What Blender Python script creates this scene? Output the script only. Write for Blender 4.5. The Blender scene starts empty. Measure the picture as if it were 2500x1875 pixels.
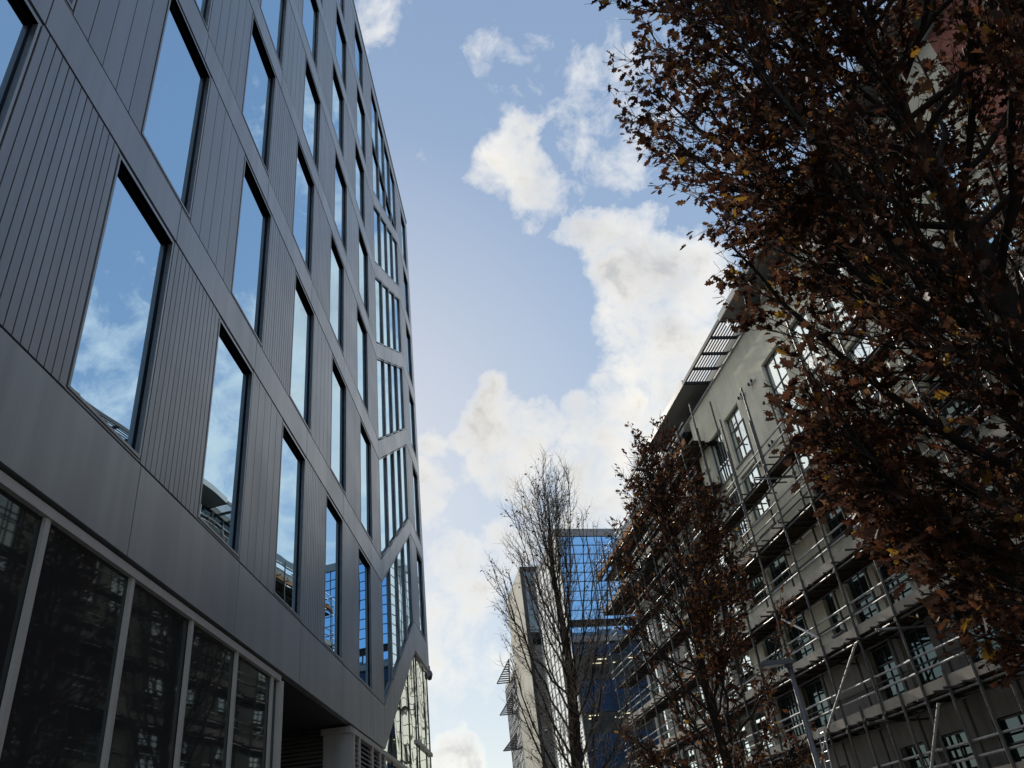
import bpy, math, random
import numpy as np
from math import radians as RAD, sin, cos, tan, pi
from mathutils import Vector, Matrix

scene = bpy.context.scene
COL = scene.collection
random.seed(7)

# ------------------------------------------------------------------ camera
PITCH = RAD(32.239)
cam_data = bpy.data.cameras.new('camera')
cam_data.sensor_width = 36.0
cam_data.lens = 27.95
cam_data.clip_start = 0.05
cam_data.clip_end = 3000
cam = bpy.data.objects.new('camera', cam_data)
COL.objects.link(cam)
F = Vector((0, cos(PITCH), sin(PITCH)))
U0 = Vector((0, -sin(PITCH), cos(PITCH)))
R0 = Vector((1, 0, 0))
ROLL = 0.12904            # the phone was held about 7.4 degrees off level
Rv = R0 * cos(ROLL) - U0 * sin(ROLL)
Uv = R0 * sin(ROLL) + U0 * cos(ROLL)
M = Matrix((Rv, Uv, -F)).transposed().to_4x4()
M.translation = Vector((0, 0, 1.6))
cam.matrix_world = M
scene.camera = cam

# ------------------------------------------------------------------ helpers
class MB:
    def __init__(self):
        self.v = []; self.f = []; self.m = []
    def quad(self, a, b, c, d, mi=0):
        n = len(self.v)
        self.v += [tuple(a), tuple(b), tuple(c), tuple(d)]
        self.f.append((n, n+1, n+2, n+3)); self.m.append(mi)
        return self
    def box(self, x0, x1, y0, y1, z0, z1, mi=0):
        n = len(self.v)
        self.v += [(x0,y0,z0),(x1,y0,z0),(x1,y1,z0),(x0,y1,z0),(x0,y0,z1),(x1,y0,z1),(x1,y1,z1),(x0,y1,z1)]
        for q in ((0,3,2,1),(4,5,6,7),(0,1,5,4),(1,2,6,5),(2,3,7,6),(3,0,4,7)):
            self.f.append(tuple(n+i for i in q)); self.m.append(mi)
        return self
    def prism(self, poly, y0, y1, mi=0):
        """poly: list of (x, z); extruded from y0 to y1"""
        n = len(self.v); k = len(poly)
        self.v += [(x, y0, z) for x, z in poly] + [(x, y1, z) for x, z in poly]
        self.f.append(tuple(n+i for i in range(k))); self.m.append(mi)
        self.f.append(tuple(n+k+i for i in reversed(range(k)))); self.m.append(mi)
        for i in range(k):
            j = (i+1) % k
            self.f.append((n+i, n+k+i, n+k+j, n+j)); self.m.append(mi)
        return self
    def plan(self, poly, z0, z1, mi=0):
        n = len(self.v); k = len(poly)
        self.v += [(x, y, z0) for x, y in poly] + [(x, y, z1) for x, y in poly]
        self.f.append(tuple(n+i for i in reversed(range(k)))); self.m.append(mi)
        self.f.append(tuple(n+k+i for i in range(k))); self.m.append(mi)
        for i in range(k):
            j = (i+1) % k
            self.f.append((n+i, n+j, n+k+j, n+k+i)); self.m.append(mi)
        return self
    def tube(self, pts, rad, sides=6, mi=0, caps=True):
        pts = [Vector(p) for p in pts]
        if not hasattr(rad, '__len__'): rad = [rad]*len(pts)
        n0 = len(self.v)
        ref = None
        for i, p in enumerate(pts):
            t = (pts[min(i+1, len(pts)-1)] - pts[max(i-1, 0)])
            if t.length < 1e-9: t = Vector((0,0,1))
            t.normalize()
            if ref is None:
                ref = Vector((0,0,1)) if abs(t.z) < .9 else Vector((1,0,0))
            a = t.cross(ref); a.normalize(); b = a.cross(t); b.normalize(); ref = b
            for k in range(sides):
                an = 2*pi*k/sides
                self.v.append(tuple(p + (a*cos(an) + b*sin(an))*rad[i]))
        for i in range(len(pts)-1):
            for k in range(sides):
                k2 = (k+1) % sides
                self.f.append((n0+i*sides+k, n0+i*sides+k2, n0+(i+1)*sides+k2, n0+(i+1)*sides+k)); self.m.append(mi)
        if caps:
            self.f.append(tuple(n0+k for k in reversed(range(sides)))); self.m.append(mi)
            e = n0+(len(pts)-1)*sides
            self.f.append(tuple(e+k for k in range(sides))); self.m.append(mi)
        return self
    def lathe(self, prof, c, sides=16, mi=0):
        """prof: (radius, z) pairs about the vertical axis through c"""
        n0 = len(self.v)
        for r, z in prof:
            for k in range(sides):
                an = 2*pi*k/sides
                self.v.append((c[0]+r*cos(an), c[1]+r*sin(an), c[2]+z))
        for i in range(len(prof)-1):
            for k in range(sides):
                k2 = (k+1) % sides
                self.f.append((n0+i*sides+k, n0+i*sides+k2, n0+(i+1)*sides+k2, n0+(i+1)*sides+k)); self.m.append(mi)
        return self
    def build(self, name, mats, parent=None, smooth=False):
        me = bpy.data.meshes.new(name)
        me.from_pydata(self.v, [], self.f)
        if not isinstance(mats, (list, tuple)): mats = [mats]
        for m in mats: me.materials.append(m)
        if len(mats) > 1: me.polygons.foreach_set('material_index', self.m)
        if smooth: me.polygons.foreach_set('use_smooth', [True]*len(me.polygons))
        me.update()
        o = bpy.data.objects.new(name, me)
        COL.objects.link(o)
        if parent is not None: o.parent = parent
        return o

def thing(name, label, cat, loc=(0,0,0), rotz=0.0, group=None):
    o = bpy.data.objects.new(name, None)
    o.empty_display_size = .3
    COL.objects.link(o)
    o.location = loc; o.rotation_euler = (0, 0, rotz)
    o['label'] = label; o['category'] = cat
    if group: o['group'] = group
    return o

# ------------------------------------------------------------------ materials
def new_mat(name):
    m = bpy.data.materials.new(name); m.use_nodes = True
    nt = m.node_tree
    for n in list(nt.nodes): nt.nodes.remove(n)
    out = nt.nodes.new('ShaderNodeOutputMaterial')
    return m, nt, out

def principled(name, col, rough=.6, metal=0.0, var=.12, vscale=3.0, bump=0.0, bscale=30.0, spec=.5, streak=0.0, rvar=0.0, island=0.0):
    m, nt, out = new_mat(name)
    b = nt.nodes.new('ShaderNodeBsdfPrincipled')
    b.inputs['Roughness'].default_value = rough
    b.inputs['Metallic'].default_value = metal
    b.inputs['Specular IOR Level'].default_value = spec
    nt.links.new(b.outputs[0], out.inputs[0])
    tc = nt.nodes.new('ShaderNodeTexCoord')
    last = None
    if var > 0:
        nz = nt.nodes.new('ShaderNodeTexNoise'); nz.inputs['Scale'].default_value = vscale
        nz.inputs['Detail'].default_value = 6; nz.inputs['Roughness'].default_value = .62
        nt.links.new(tc.outputs['Object'], nz.inputs['Vector'])
        mr = nt.nodes.new('ShaderNodeMapRange')
        mr.inputs[1].default_value = .3; mr.inputs[2].default_value = .7
        mr.inputs[3].default_value = 1-var; mr.inputs[4].default_value = 1+var
        nt.links.new(nz.outputs[0], mr.inputs[0])
        mx = nt.nodes.new('ShaderNodeVectorMath'); mx.operation = 'SCALE'
        mx.inputs[0].default_value = col
        nt.links.new(mr.outputs[0], mx.inputs['Scale'])
        last = mx.outputs[0]
        if rvar > 0:
            mr2 = nt.nodes.new('ShaderNodeMapRange')
            mr2.inputs[1].default_value = .3; mr2.inputs[2].default_value = .7
            mr2.inputs[3].default_value = rough-rvar; mr2.inputs[4].default_value = rough+rvar
            nt.links.new(nz.outputs[0], mr2.inputs[0]); nt.links.new(mr2.outputs[0], b.inputs['Roughness'])
        if streak > 0:       # rain streaks: noise stretched along z
            mp = nt.nodes.new('ShaderNodeMapping'); mp.inputs['Scale'].default_value = (2.2, 2.2, .16)
            nt.links.new(tc.outputs['Object'], mp.inputs[0])
            n2 = nt.nodes.new('ShaderNodeTexNoise'); n2.inputs['Scale'].default_value = 1.6; n2.inputs['Detail'].default_value = 7
            nt.links.new(mp.outputs[0], n2.inputs['Vector'])
            m3 = nt.nodes.new('ShaderNodeMapRange')
            m3.inputs[1].default_value = .38; m3.inputs[2].default_value = .62
            m3.inputs[3].default_value = 1-streak; m3.inputs[4].default_value = 1.0
            nt.links.new(n2.outputs[0], m3.inputs[0])
            mx2 = nt.nodes.new('ShaderNodeVectorMath'); mx2.operation = 'SCALE'
            nt.links.new(last, mx2.inputs[0]); nt.links.new(m3.outputs[0], mx2.inputs['Scale'])
            last = mx2.outputs[0]
        if island > 0:       # every sheet of cladding has its own slight tone
            ge = nt.nodes.new('ShaderNodeNewGeometry')
            m4 = nt.nodes.new('ShaderNodeMapRange'); m4.inputs[3].default_value = 1-island; m4.inputs[4].default_value = 1+island
            nt.links.new(ge.outputs['Random Per Island'], m4.inputs[0])
            mx3 = nt.nodes.new('ShaderNodeVectorMath'); mx3.operation = 'SCALE'
            nt.links.new(last, mx3.inputs[0]); nt.links.new(m4.outputs[0], mx3.inputs['Scale'])
            last = mx3.outputs[0]
        nt.links.new(last, b.inputs['Base Color'])
    else:
        b.inputs['Base Color'].default_value = (*col, 1)
    if bump > 0:
        nb = nt.nodes.new('ShaderNodeTexNoise'); nb.inputs['Scale'].default_value = bscale; nb.inputs['Detail'].default_value = 5
        nt.links.new(tc.outputs['Object'], nb.inputs['Vector'])
        bp = nt.nodes.new('ShaderNodeBump'); bp.inputs['Strength'].default_value = bump; bp.inputs['Distance'].default_value = .02
        nt.links.new(nb.outputs[0], bp.inputs['Height']); nt.links.new(bp.outputs[0], b.inputs['Normal'])
    return m

def glass(name, tint, refl, dark, wav=.02, wscale=.35, rough=0.0, fres=0.0):
    """coated facade glass: a mirror layer over a dark room"""
    m, nt, out = new_mat(name)
    g = nt.nodes.new('ShaderNodeBsdfGlossy'); g.inputs['Color'].default_value = (*tint, 1); g.inputs['Roughness'].default_value = rough
    d = nt.nodes.new('ShaderNodeBsdfDiffuse'); d.inputs['Color'].default_value = (*dark, 1)
    mix = nt.nodes.new('ShaderNodeMixShader')
    lw = nt.nodes.new('ShaderNodeFresnel'); lw.inputs['IOR'].default_value = 1.5
    mr = nt.nodes.new('ShaderNodeMapRange')
    mr.inputs[1].default_value = .04; mr.inputs[2].default_value = 1; mr.inputs[3].default_value = refl; mr.inputs[4].default_value = max(refl, fres)
    nt.links.new(lw.outputs[0], mr.inputs[0]); nt.links.new(mr.outputs[0], mix.inputs[0])
    nt.links.new(d.outputs[0], mix.inputs[1]); nt.links.new(g.outputs[0], mix.inputs[2])
    nt.links.new(mix.outputs[0], out.inputs[0])
    if wav > 0:
        tc = nt.nodes.new('ShaderNodeTexCoord')
        nz = nt.nodes.new('ShaderNodeTexNoise'); nz.inputs['Scale'].default_value = wscale; nz.inputs['Detail'].default_value = 1
        nt.links.new(tc.outputs['Object'], nz.inputs['Vector'])
        bp = nt.nodes.new('ShaderNodeBump'); bp.inputs['Strength'].default_value = 1; bp.inputs['Distance'].default_value = wav
        nt.links.new(nz.outputs[0], bp.inputs['Height']); nt.links.new(bp.outputs[0], g.inputs['Normal'])
    return m

def leaf_mat(name, col, var=.35):
    m, nt, out = new_mat(name)
    tc = nt.nodes.new('ShaderNodeTexCoord')
    nz = nt.nodes.new('ShaderNodeTexNoise'); nz.inputs['Scale'].default_value = 5; nz.inputs['Detail'].default_value = 4
    nt.links.new(tc.outputs['Object'], nz.inputs['Vector'])
    mr = nt.nodes.new('ShaderNodeMapRange'); mr.inputs[1].default_value = .3; mr.inputs[2].default_value = .7
    mr.inputs[3].default_value = 1-var; mr.inputs[4].default_value = 1+var
    nt.links.new(nz.outputs[0], mr.inputs[0])
    sc = nt.nodes.new('ShaderNodeVectorMath'); sc.operation = 'SCALE'; sc.inputs[0].default_value = col
    nt.links.new(mr.outputs[0], sc.inputs['Scale'])
    d = nt.nodes.new('ShaderNodeBsdfPrincipled'); d.inputs['Roughness'].default_value = .55; d.inputs['Specular IOR Level'].default_value = .25
    t = nt.nodes.new('ShaderNodeBsdfTranslucent')
    nt.links.new(sc.outputs[0], d.inputs['Base Color']); nt.links.new(sc.outputs[0], t.inputs['Color'])
    mx = nt.nodes.new('ShaderNodeMixShader'); mx.inputs[0].default_value = .42
    nt.links.new(d.outputs[0], mx.inputs[1]); nt.links.new(t.outputs[0], mx.inputs[2]); nt.links.new(mx.outputs[0], out.inputs[0])
    return m

def emit(name, col, s):
    m, nt, out = new_mat(name)
    e = nt.nodes.new('ShaderNodeEmission'); e.inputs[0].default_value = (*col, 1); e.inputs[1].default_value = s
    nt.links.new(e.outputs[0], out.inputs[0])
    return m

MT = dict(
    panel=principled('grey_metal_panel', (.33,.345,.357), .34, .4, .08, .5, .05, 1.1, streak=.17, rvar=.07, island=.06),
    rib=principled('ribbed_metal_panel', (.278,.293,.31), .35, .4, .08, .7, streak=.12, rvar=.06, island=.05),
    joint=principled('black_joint', (.008,.009,.012), .8, 0, 0),
    jamb=principled('navy_window_frame', (.006,.006,.011), .6, 0, .1, 5, spec=.12),
    win=glass('mirror_window_glass', (.62,.84,1.0), .80, (.01,.013,.018), .005, .45, 0, .97),
    shop=glass('dark_shop_glass', (.75,.82,.80), .05, (.030,.032,.033), .004, .6, .025, .6),
    lobby=glass('lobby_glass', (.93,.96,.85), .62, (.03,.034,.028), .02, .5, 0, .97),
    shopframe=principled('pale_grey_frame', (.52,.51,.48), .5, .2, .06, 3),
    louvre=principled('grey_louvre', (.36,.35,.33), .5, .2, .08, 3),
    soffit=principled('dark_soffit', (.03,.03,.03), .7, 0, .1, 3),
    pier=principled('grey_pier', (.42,.42,.40), .6, 0, .1, 2, streak=.15),
    lampglow=emit('downlight_glow', (1,.78,.5), 1.2),
    chrome=principled('steel_ring', (.6,.6,.58), .3, .9, 0),
    render=principled('cream_render', (.81,.755,.60), .9, 0, .2, .5, .25, 8, .2, streak=.07),
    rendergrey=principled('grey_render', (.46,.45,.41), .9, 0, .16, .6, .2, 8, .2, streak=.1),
    shade_tinted_wall=principled('shade_tinted_render', (.27,.25,.23), .85, 0, .2, .7, .2, 10, .2, streak=.12),  # wall render darkened so its colour carries the lower floors' shade
    pink=principled('terracotta_render', (.42,.17,.13), .85, 0, .14, .8, .2, 10, .2, streak=.15),
    frame=principled('grey_window_frame', (.085,.095,.105), .45, .2, .08, 4),
    blueframe=principled('blue_window_frame', (.02,.10,.42), .4, .1, .1, 4),
    rglow=glass('clear_window_glass', (.75,.95,.92), .09, (.022,.034,.034), .03, .5, 0, .9),
    rglass=glass('green_tinted_glass', (.93,1,.99), .93, (.03,.055,.055), .02, .5, 0, .97),
    soff=principled('grey_eave_soffit', (.20,.20,.195), .7, 0, .08, 1.2),
    darkbeam=principled('dark_beam', (.03,.03,.033), .6, 0, .1, 2),
    eavetrim=principled('eave_trim', (.34,.34,.33), .5, .2, .06, 2),
    sill=principled('stone_sill', (.22,.22,.21), .8, 0, .1, 3),
    tube=principled('galvanised_tube', (.34,.345,.35), .6, .3, .25, 4),
    tubedark=principled('weathered_tube', (.09,.088,.085), .5, .5, .3, 3),
    board=principled('scaffold_board', (.05,.036,.026), .9, 0, .4, 1.6, .3, 20, .1),
    toe=principled('toe_board', (.44,.395,.34), .85, 0, .25, 1.2, .2, 20, .1),
    toeorange=principled('orange_toe_board', (.46,.22,.11), .85, 0, .2, 1.2, .2, 20, .1),
    mesh_red=principled('red_barrier', (.32,.05,.035), .7, 0, .25, 3),
    bark=principled('oak_bark', (.05,.042,.036), .95, 0, .35, 6, .6, 25, .1),
    twig=principled('twig', (.04,.032,.028), .9, 0, .25, 4, 0, 1, .1),
    paletwig=principled('pale_twig', (.38,.33,.26), .8, 0, .25, 4, 0, 1, .2),  # bare tree's twigs coloured paler to suggest sunlight on them
    palemull=principled('pale_mullion', (.45,.45,.42), .5, .2, 0),
    white=principled('white_enamel', (.75,.75,.74), .4, 0, .03, 3),
    black=principled('black_plastic', (.015,.015,.017), .4, 0, 0),
    camgrey=principled('camera_housing', (.16,.16,.22), .35, .1, .05, 3),
    smoke=principled('smoked_dome', (.02,.02,.035), .08, 0, 0),
    lamp=principled('lamp_grey', (.13,.145,.18), .55, .2, .06, 3),
    lens=principled('lamp_lens', (.6,.62,.64), .25, 0, 0),
    blue=glass('blue_tower_glass', (.29,.55,.88), .92, (.004,.012,.04), .03, .35, 0, .98),
    bluedark=glass('dark_blue_spandrel', (.28,.48,.90), .36, (.006,.010,.022), .02, .4, .05, .6),
    pale=glass('pale_tower_glass', (1,.99,.96), .72, (.55,.54,.50), .01, .3, .16, .98),
    dkglass=glass('dark_slot_glass', (.55,.66,.72), .24, (.01,.014,.018), .02, .4, 0, .8),
    mull=principled('dark_mullion', (.03,.033,.04), .5, .2, 0),
    greyledge=principled('grey_ledge', (.22,.23,.25), .6, .1, .06, 2),
    beige=principled('beige_stone', (.80,.72,.58), .85, 0, .08, .6, .1, 6, .2, streak=.08),
    room=principled('room_wall', (.10,.10,.095), .9, 0, .3, .8),
    ceil=principled('room_ceiling', (.35,.34,.31), .9, 0, .1, 1),
    striplight=emit('strip_light', (1,.86,.58), 1.3),
    roof=principled('roof_membrane', (.12,.12,.12), .9, 0, .1, 1),
    asphalt=principled('asphalt', (.05,.05,.052), .9, 0, .25, 2, .3, 60, .3),
    paving=principled('paving', (.20,.19,.18), .85, 0, .2, 1.5, .2, 30, .3),
    kerb=principled('kerb_stone', (.28,.275,.265), .85, 0, .15, 3),
    soil=principled('ground', (.13,.125,.115), .95, 0, .25, .3),
    ladder=principled('aluminium', (.42,.42,.42), .35, .8, .1, 4),
)
LEAVES = [leaf_mat('brown_leaf', (.080,.037,.023)), leaf_mat('russet_leaf', (.122,.050,.026)),
          leaf_mat('dark_leaf', (.046,.025,.017)), leaf_mat('tan_leaf', (.20,.108,.056)), leaf_mat('yellow_leaf', (.36,.20,.03))]

# ------------------------------------------------------------------ street frame
AZL = RAD(-0.77)          # direction of the left facade
AZR = RAD(-11.364)        # direction of the right facade
DL = 4.2; DW = 15.9
nL = Vector((cos(AZL), -sin(AZL), 0)); dL = Vector((sin(AZL), cos(AZL), 0))
nR = Vector((-cos(AZR), sin(AZR), 0)); dR = Vector((sin(AZR), cos(AZR), 0))
def azp(az, d, z=0.0): return Vector((d*sin(RAD(az)), d*cos(RAD(az)), z))

# ================================================================== LEFT OFFICE BUILDING
LB = thing('office_building', 'grey metal clad office block with tall mirrored windows and zigzag bands, filling the left side', 'building', tuple(-DL*nL), pi/2-AZL)
S = lambda s: s*DL
Z = lambda z: 1.6+z*DL
S0, S1 = .30, 7.60
FAS = (.813, 1.077)
BL = [FAS, (1.888,2.048), (2.842,3.005), (3.780,3.932), (4.660,4.820), (5.548,5.700), (6.420,6.572), (7.285,7.46)]
BR = {1: (1.771,2.018), 2: (2.819,2.967), 3: (3.738,3.915), 4: (4.634,4.808), 5: (5.527,5.700), 6: (6.351,6.500), 7: (7.285,7.46)}
ZS0, ZS1 = 5.335, 6.785     # zigzag section
G = .018                     # joint gap

# core behind the skin
mb = MB()
mb.box(S(-6), S(3.206), .30, 18, 0, Z(7.40))
mb.box(S(3.206), S(4.47), 3.4, 18, 0, Z(7.40))
mb.box(S(3.206), S(4.47), .30, 3.4, Z(.83), Z(7.40))
mb.box(S(4.47), S(S1)-.25, .30, 18, 0, Z(7.40))
mb.build('wall', MT['joint'], LB)
# plain return wall round the corner and roof
mb = MB()
for i in range(4):
    mb.box(S(S1)-.25, S(S1)-.02, .5+i*4.4, .5+i*4.4+4.38, Z(1.78), Z(7.46))
mb.build('side_wall', MT['panel'], LB)
mb = MB(); mb.box(S(S0), S(S1), .1, 18, Z(7.40), Z(7.44)); mb.build('roof', MT['roof'], LB)

def band(mbv, s0, s1, z0, z1, joints, y0=0.0, y1=.12):
    e = [s0] + [j for j in joints if s0+.05 < j < s1-.05] + [s1]
    for a, b in zip(e[:-1], e[1:]):
        mbv.box(S(a)+G/2, S(b)-G/2, y0, y1, Z(z0)+G, Z(z1)-G)
jo = [1.885+.774*k for k in range(-3, 5)]
je = [1.96+.774*k for k in range(-3, 5)]
for i, (z0, z1) in enumerate(BL):
    mb = MB()
    js = jo if i % 2 < 1 or i == 1 else je
    if i == 7:
        band(mb, S0, S1, z0, z1, jo+[5.33, 6.05, 6.78])
        mb.box(S(S0)-.02, S(S1)+.02, -.03, .14, Z(z1)-G+.002, Z(z1)+.07)
    elif i == 6:
        band(mb, S0, ZS0-.005, z0, z1, js)
    else:
        band(mb, S0, ZS0, z0, z1, js)
        w = (ZS1-ZS0)/4
        ra, rb = BR[i+1]
        for k in range(4):
            t0, t1 = k/4, (k+1)/4
            a0 = z0+(ra-z0)*t0; a1 = z0+(ra-z0)*t1; b0 = z1+(rb-z1)*t0; b1 = z1+(rb-z1)*t1
            mb.prism([(S(ZS0+k*w)+G/2, Z(a0)+G), (S(ZS0+(k+1)*w)-G/2, Z(a1)+G), (S(ZS0+(k+1)*w)-G/2, Z(b1)-G), (S(ZS0+k*w)+G/2, Z(b0)-G)], 0, .12)
        mb.box(S(ZS1)+G/2, S(S1), 0, .12, Z(ra)+G, Z(rb)-G)
    mb.build('roof_fascia' if i == 7 else ('fascia' if i == 0 else 'floor_band'), MT['panel'], LB)
mb = MB(); band(mb, -6, S0, .813, 7.46, [-6+.774*k for k in range(1, 9)]); mb.build('plain_cladding', MT['panel'], LB)
# dark underside of the first fascia
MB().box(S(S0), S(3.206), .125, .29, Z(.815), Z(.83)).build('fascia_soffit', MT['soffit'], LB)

def cladding(s0, s1, z0, z1, style, parent=LB):
    mb = MB()
    x0, x1 = S(s0), S(s1)
    p = {'fine': .128, 'wide': .34, 'mid': .19}[style]
    n = max(1, round((x1-x0)/p)); p = (x1-x0)/n
    g = .016 if style != 'wide' else .014
    for k in range(n):
        a, b = x0+k*p+g/2, x0+(k+1)*p-g/2
        d = random.uniform(0, .0012)
        mb.box(a, b, .004+d, .05, Z(z0)+G*.8, Z(z1)-G*.8)
    mb.box(x0+.002, x1-.002, .045, .20, Z(z0)-.02, Z(z1)+.02, 1)
    mb.build('cladding_panel', [MT['rib'], MT['joint']], parent)

def left_window(poly, parent=LB, surround=True, REV=.082):
    """poly: (s, z) corners anticlockwise from lower left of the opening"""
    P = [(S(a), Z(b)) for a, b in poly]
    (xa, za), (xb, zb), (xc, zc), (xd, zd) = P
    mb = MB(); t = .035
    # slim metal trim proud of the joint
    if surround:
        def sub(p, q, dx0, dz0, dx1, dz1): pass
        mb.prism([(xa-t, za-t), (xb+t, zb-t), (xb, zb), (xa, za)], .001, .06)
        mb.prism([(xd, zd), (xc, zc), (xc+t, zc+t), (xd-t, zd+t)], .001, .06)
        mb.prism([(xa-t, za-t), (xa, za), (xd, zd), (xd-t, zd+t)], .001, .06)
        mb.prism([(xb, zb), (xb+t, zb-t), (xc+t, zc+t), (xc, zc)], .001, .06)
    w = mb.build('window', MT['panel'], parent) if surround else None
    mb = MB(); e = .0
    for (p, q) in ((0,1),(1,2),(2,3),(3,0)):
        (x0, z0), (x1, z1) = P[p], P[q]
        mb.quad((x0, .06, z0), (x1, .06, z1), (x1, REV+.03, z1), (x0, REV+.03, z0))
        mb.quad((x0, .002, z0), (x1, .002, z1), (x1, .06, z1), (x0, .06, z0))
    j = mb.build('reveal', MT['jamb'], w or parent)
    mb = MB()
    mb.quad(*[(x, REV, z) for x, z in P])
    tx, tz = random.gauss(0, .0009), random.gauss(0, .0009)
    mb.v = [(x, y + tx*(x-xa) + tz*(z-za), z) for x, y, z in mb.v]
    mb.build('pane', MT['win'], w or parent)
    return w

styles = {1: 'FFFWFFF', 2: 'WWWFWFF', 3: 'FFWFFWF', 4: 'FWFWFWF', 5: 'WFFWFFW', 6: 'FFWFWFF', 7: 'WFFWFWF'}
ST = {'F': 'fine', 'W': 'wide', 'M': 'mid'}
for row in range(1, 8):
    zb = BL[row-1][1]; zt = BL[row][0]
    off = 1.512 if row % 2 else 1.592
    if row >= 5: off -= .03
    wins = [(off+.774*k, off+.774*k+.353) for k in range(-1, 5)]
    wins = [(a, b) for a, b in wins if b < ZS0-.05]
    tl = .014
    edges = [S0] + [e for w in wins for e in (w[0]-tl, w[1]+tl)] + [ZS0-.004]
    for i in range(0, len(edges), 2):
        a, b = edges[i], edges[i+1]
        if b-a > .02: cladding(a, b, zb, zt, ST[styles[row][min(i//2, 6)]] if i < len(edges)-2 else 'fine')
    for a, b in wins:
        left_window([(a, zb+.020), (b, zb+.020), (b, zt-.022), (a, zt-.022)])
        MB().box(S(a)-.059, S(b)+.059, .012, .06, Z(zt)-.052, Z(zt)-G).build('head_trim', MT['panel'], LB)
        MB().box(S(a)-.059, S(b)+.059, .012, .06, Z(zb)+G, Z(zb)+.045).build('sill_trim', MT['panel'], LB)

# zigzag glazing between sloping bands, four tall panes a floor
def zz(i, top, s):
    t = (s-ZS0)/(ZS1-ZS0); a = BL[i][1 if top else 0]; b = BR[i+1][1 if top else 0]
    return a+(b-a)*t
for i in range(0, 6):
    w = (6.745-5.345)/4
    for k in range(4):
        a = 5.345+k*w; b = a+w-.034
        lo = lambda s: zz(i, True, s)+.012
        if i < 5: hi = lambda s: zz(i+1, False, s)-.012
        else: hi = lambda s: 6.41
        if i == 5 and k == 3: b = a+w-.04
        o = left_window([(a, lo(a)), (b, lo(b)), (b, max(hi(b), lo(b)+.03)), (a, hi(a))], REV=.062)
        if k < 3:
            mb = MB(); c, d = b+.010, a+w-.010
            mb.prism([(S(c), Z(lo(c))-.03), (S(d), Z(lo(d))-.03), (S(d), Z(hi(d))+.03), (S(c), Z(hi(c))+.03)], .02, .10)
            mb.build('mullion', MT['jamb'], LB)
        if i == 5:
            left_window([(a, 6.475), (b, 6.475), (b, 7.262), (a, 7.262)], REV=.062)
            if k < 3: MB().box(S(b+.010), S(a+w-.010), .02, .10, Z(6.46), Z(7.28)).build('mullion', MT['jamb'], LB)
    mb = MB()
    if i < 5:
        a, b = 6.742, ZS1
        mb.prism([(S(a), Z(zz(i,True,a))), (S(b), Z(zz(i,True,b))), (S(b), Z(zz(i+1,False,b))), (S(a), Z(zz(i+1,False,a)))], .01, .1)
        mb.build('jamb_panel', MT['panel'], LB)
MB().box(S(6.742), S(ZS1), .01, .1, Z(6.47), Z(7.285)).build('jamb_panel', MT['panel'], LB)
MB().box(S(ZS0), S(6.742), .012, .1, Z(6.425), Z(6.462)).build('transom', MT['jamb'], LB)

# last bay before the corner
for i in range(1, 7):
    zb = BR[i][1]; zt = BR[i+1][0]
    cladding(ZS1+.004, 7.115, zb, zt, 'mid')
    cladding(7.475, S1-.004, zb, zt, 'wide')
    left_window([(7.130, zb+.02), (7.460, zb+.02), (7.460, zt-.03), (7.130, zt-.03)])
mb = MB()
for i in range(1, 7):
    mb.box(S(S1)-.02, S(S1), .002, .5, Z(BR[i][1]), Z(BR[i+1][0]))
mb.build('corner_post', MT['panel'], LB)

# lobby curtain wall under the rising fascia
def lob_top(s): return (.825+(1.771-.825)*min(1, max(0, (s-5.345)/(6.785-5.345))))-.006
ms = [5.350, 5.686, 6.066, 6.458, 6.800, 6.915, 7.327, 7.560]
for a, b in zip(ms[:-1], ms[1:]):
    g = MB()
    zt = 1.075 if a >= 6.79 else .812
    g.prism([(S(a), Z(zt)), (S(b), Z(zt)), (S(b), Z(lob_top(b))), (S(a), Z(max(lob_top(a), zt+.005)))], .10, .115)
    g.v = [(x, y+random.gauss(0, .0006)*0, z) for x, y, z in g.v]
    g.build('lobby_pane', MT['lobby'], LB)
    g = MB(); g.box(S(a), S(b), .10, .115, 0.1, Z(zt)-.10); g.build('lobby_pane', MT['lobby'], LB)
mb = MB()
for s in ms[1:]:
    mb.box(S(s)-.02, S(s)+.02, .078, .125, 0, Z(lob_top(s)))
mb.build('lobby_mullions', MT['mull'], LB)
mb = MB(); mb.box(S(5.35), S(6.775), .02, .14, Z(.787), Z(.812)); mb.box(S(6.775), S(7.585), .02, .14, Z(1.05), Z(1.078)); mb.build('lobby_transom', MT['shopframe'], LB)
mb = MB(); mb.box(S(7.57), S(S1)-.26, .12, .30, 0, Z(1.77)); mb.box(S(7.57), S(S1)-.27, .31, 9, 0, Z(1.77)); mb.build('lobby_return', MT['lobby'], LB)

# shop windows
mm = [.39, .775, 1.165, 1.556, 1.957, 2.347, 2.735, 3.124]
mb = MB(); mb.box(S(S0), S(3.214), .03, .10, Z(.784), Z(.8065)); mb.box(S(S0), S(3.214), -.02, .10, .0, .18); mb.build('shopfront_frame', MT['shopframe'], LB)
for s in mm:
    MB().box(S(s)-.037, S(s)+.037, .045, .085, .18, Z(.784)).build('shopfront_mullion', MT['shopframe'], LB)
MB().box(S(3.206)-.03, S(3.206)+.03, -.018, .25, .0, Z(.783)).build('shopfront_mullion', MT['shopframe'], LB)
ed = [S0]+mm+[3.206]
for a, b in zip(ed[:-1], ed[1:]):
    g = MB(); g.quad((S(a), .09, .15), (S(b), .09, .15), (S(b), .09, Z(.79)), (S(a), .09, Z(.79)))
    t = random.gauss(0, .0015); g.v = [(x, y+t*(x-S(a)), z) for x, y, z in g.v]
    g.build('shop_pane', MT['shop'], LB)

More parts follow.
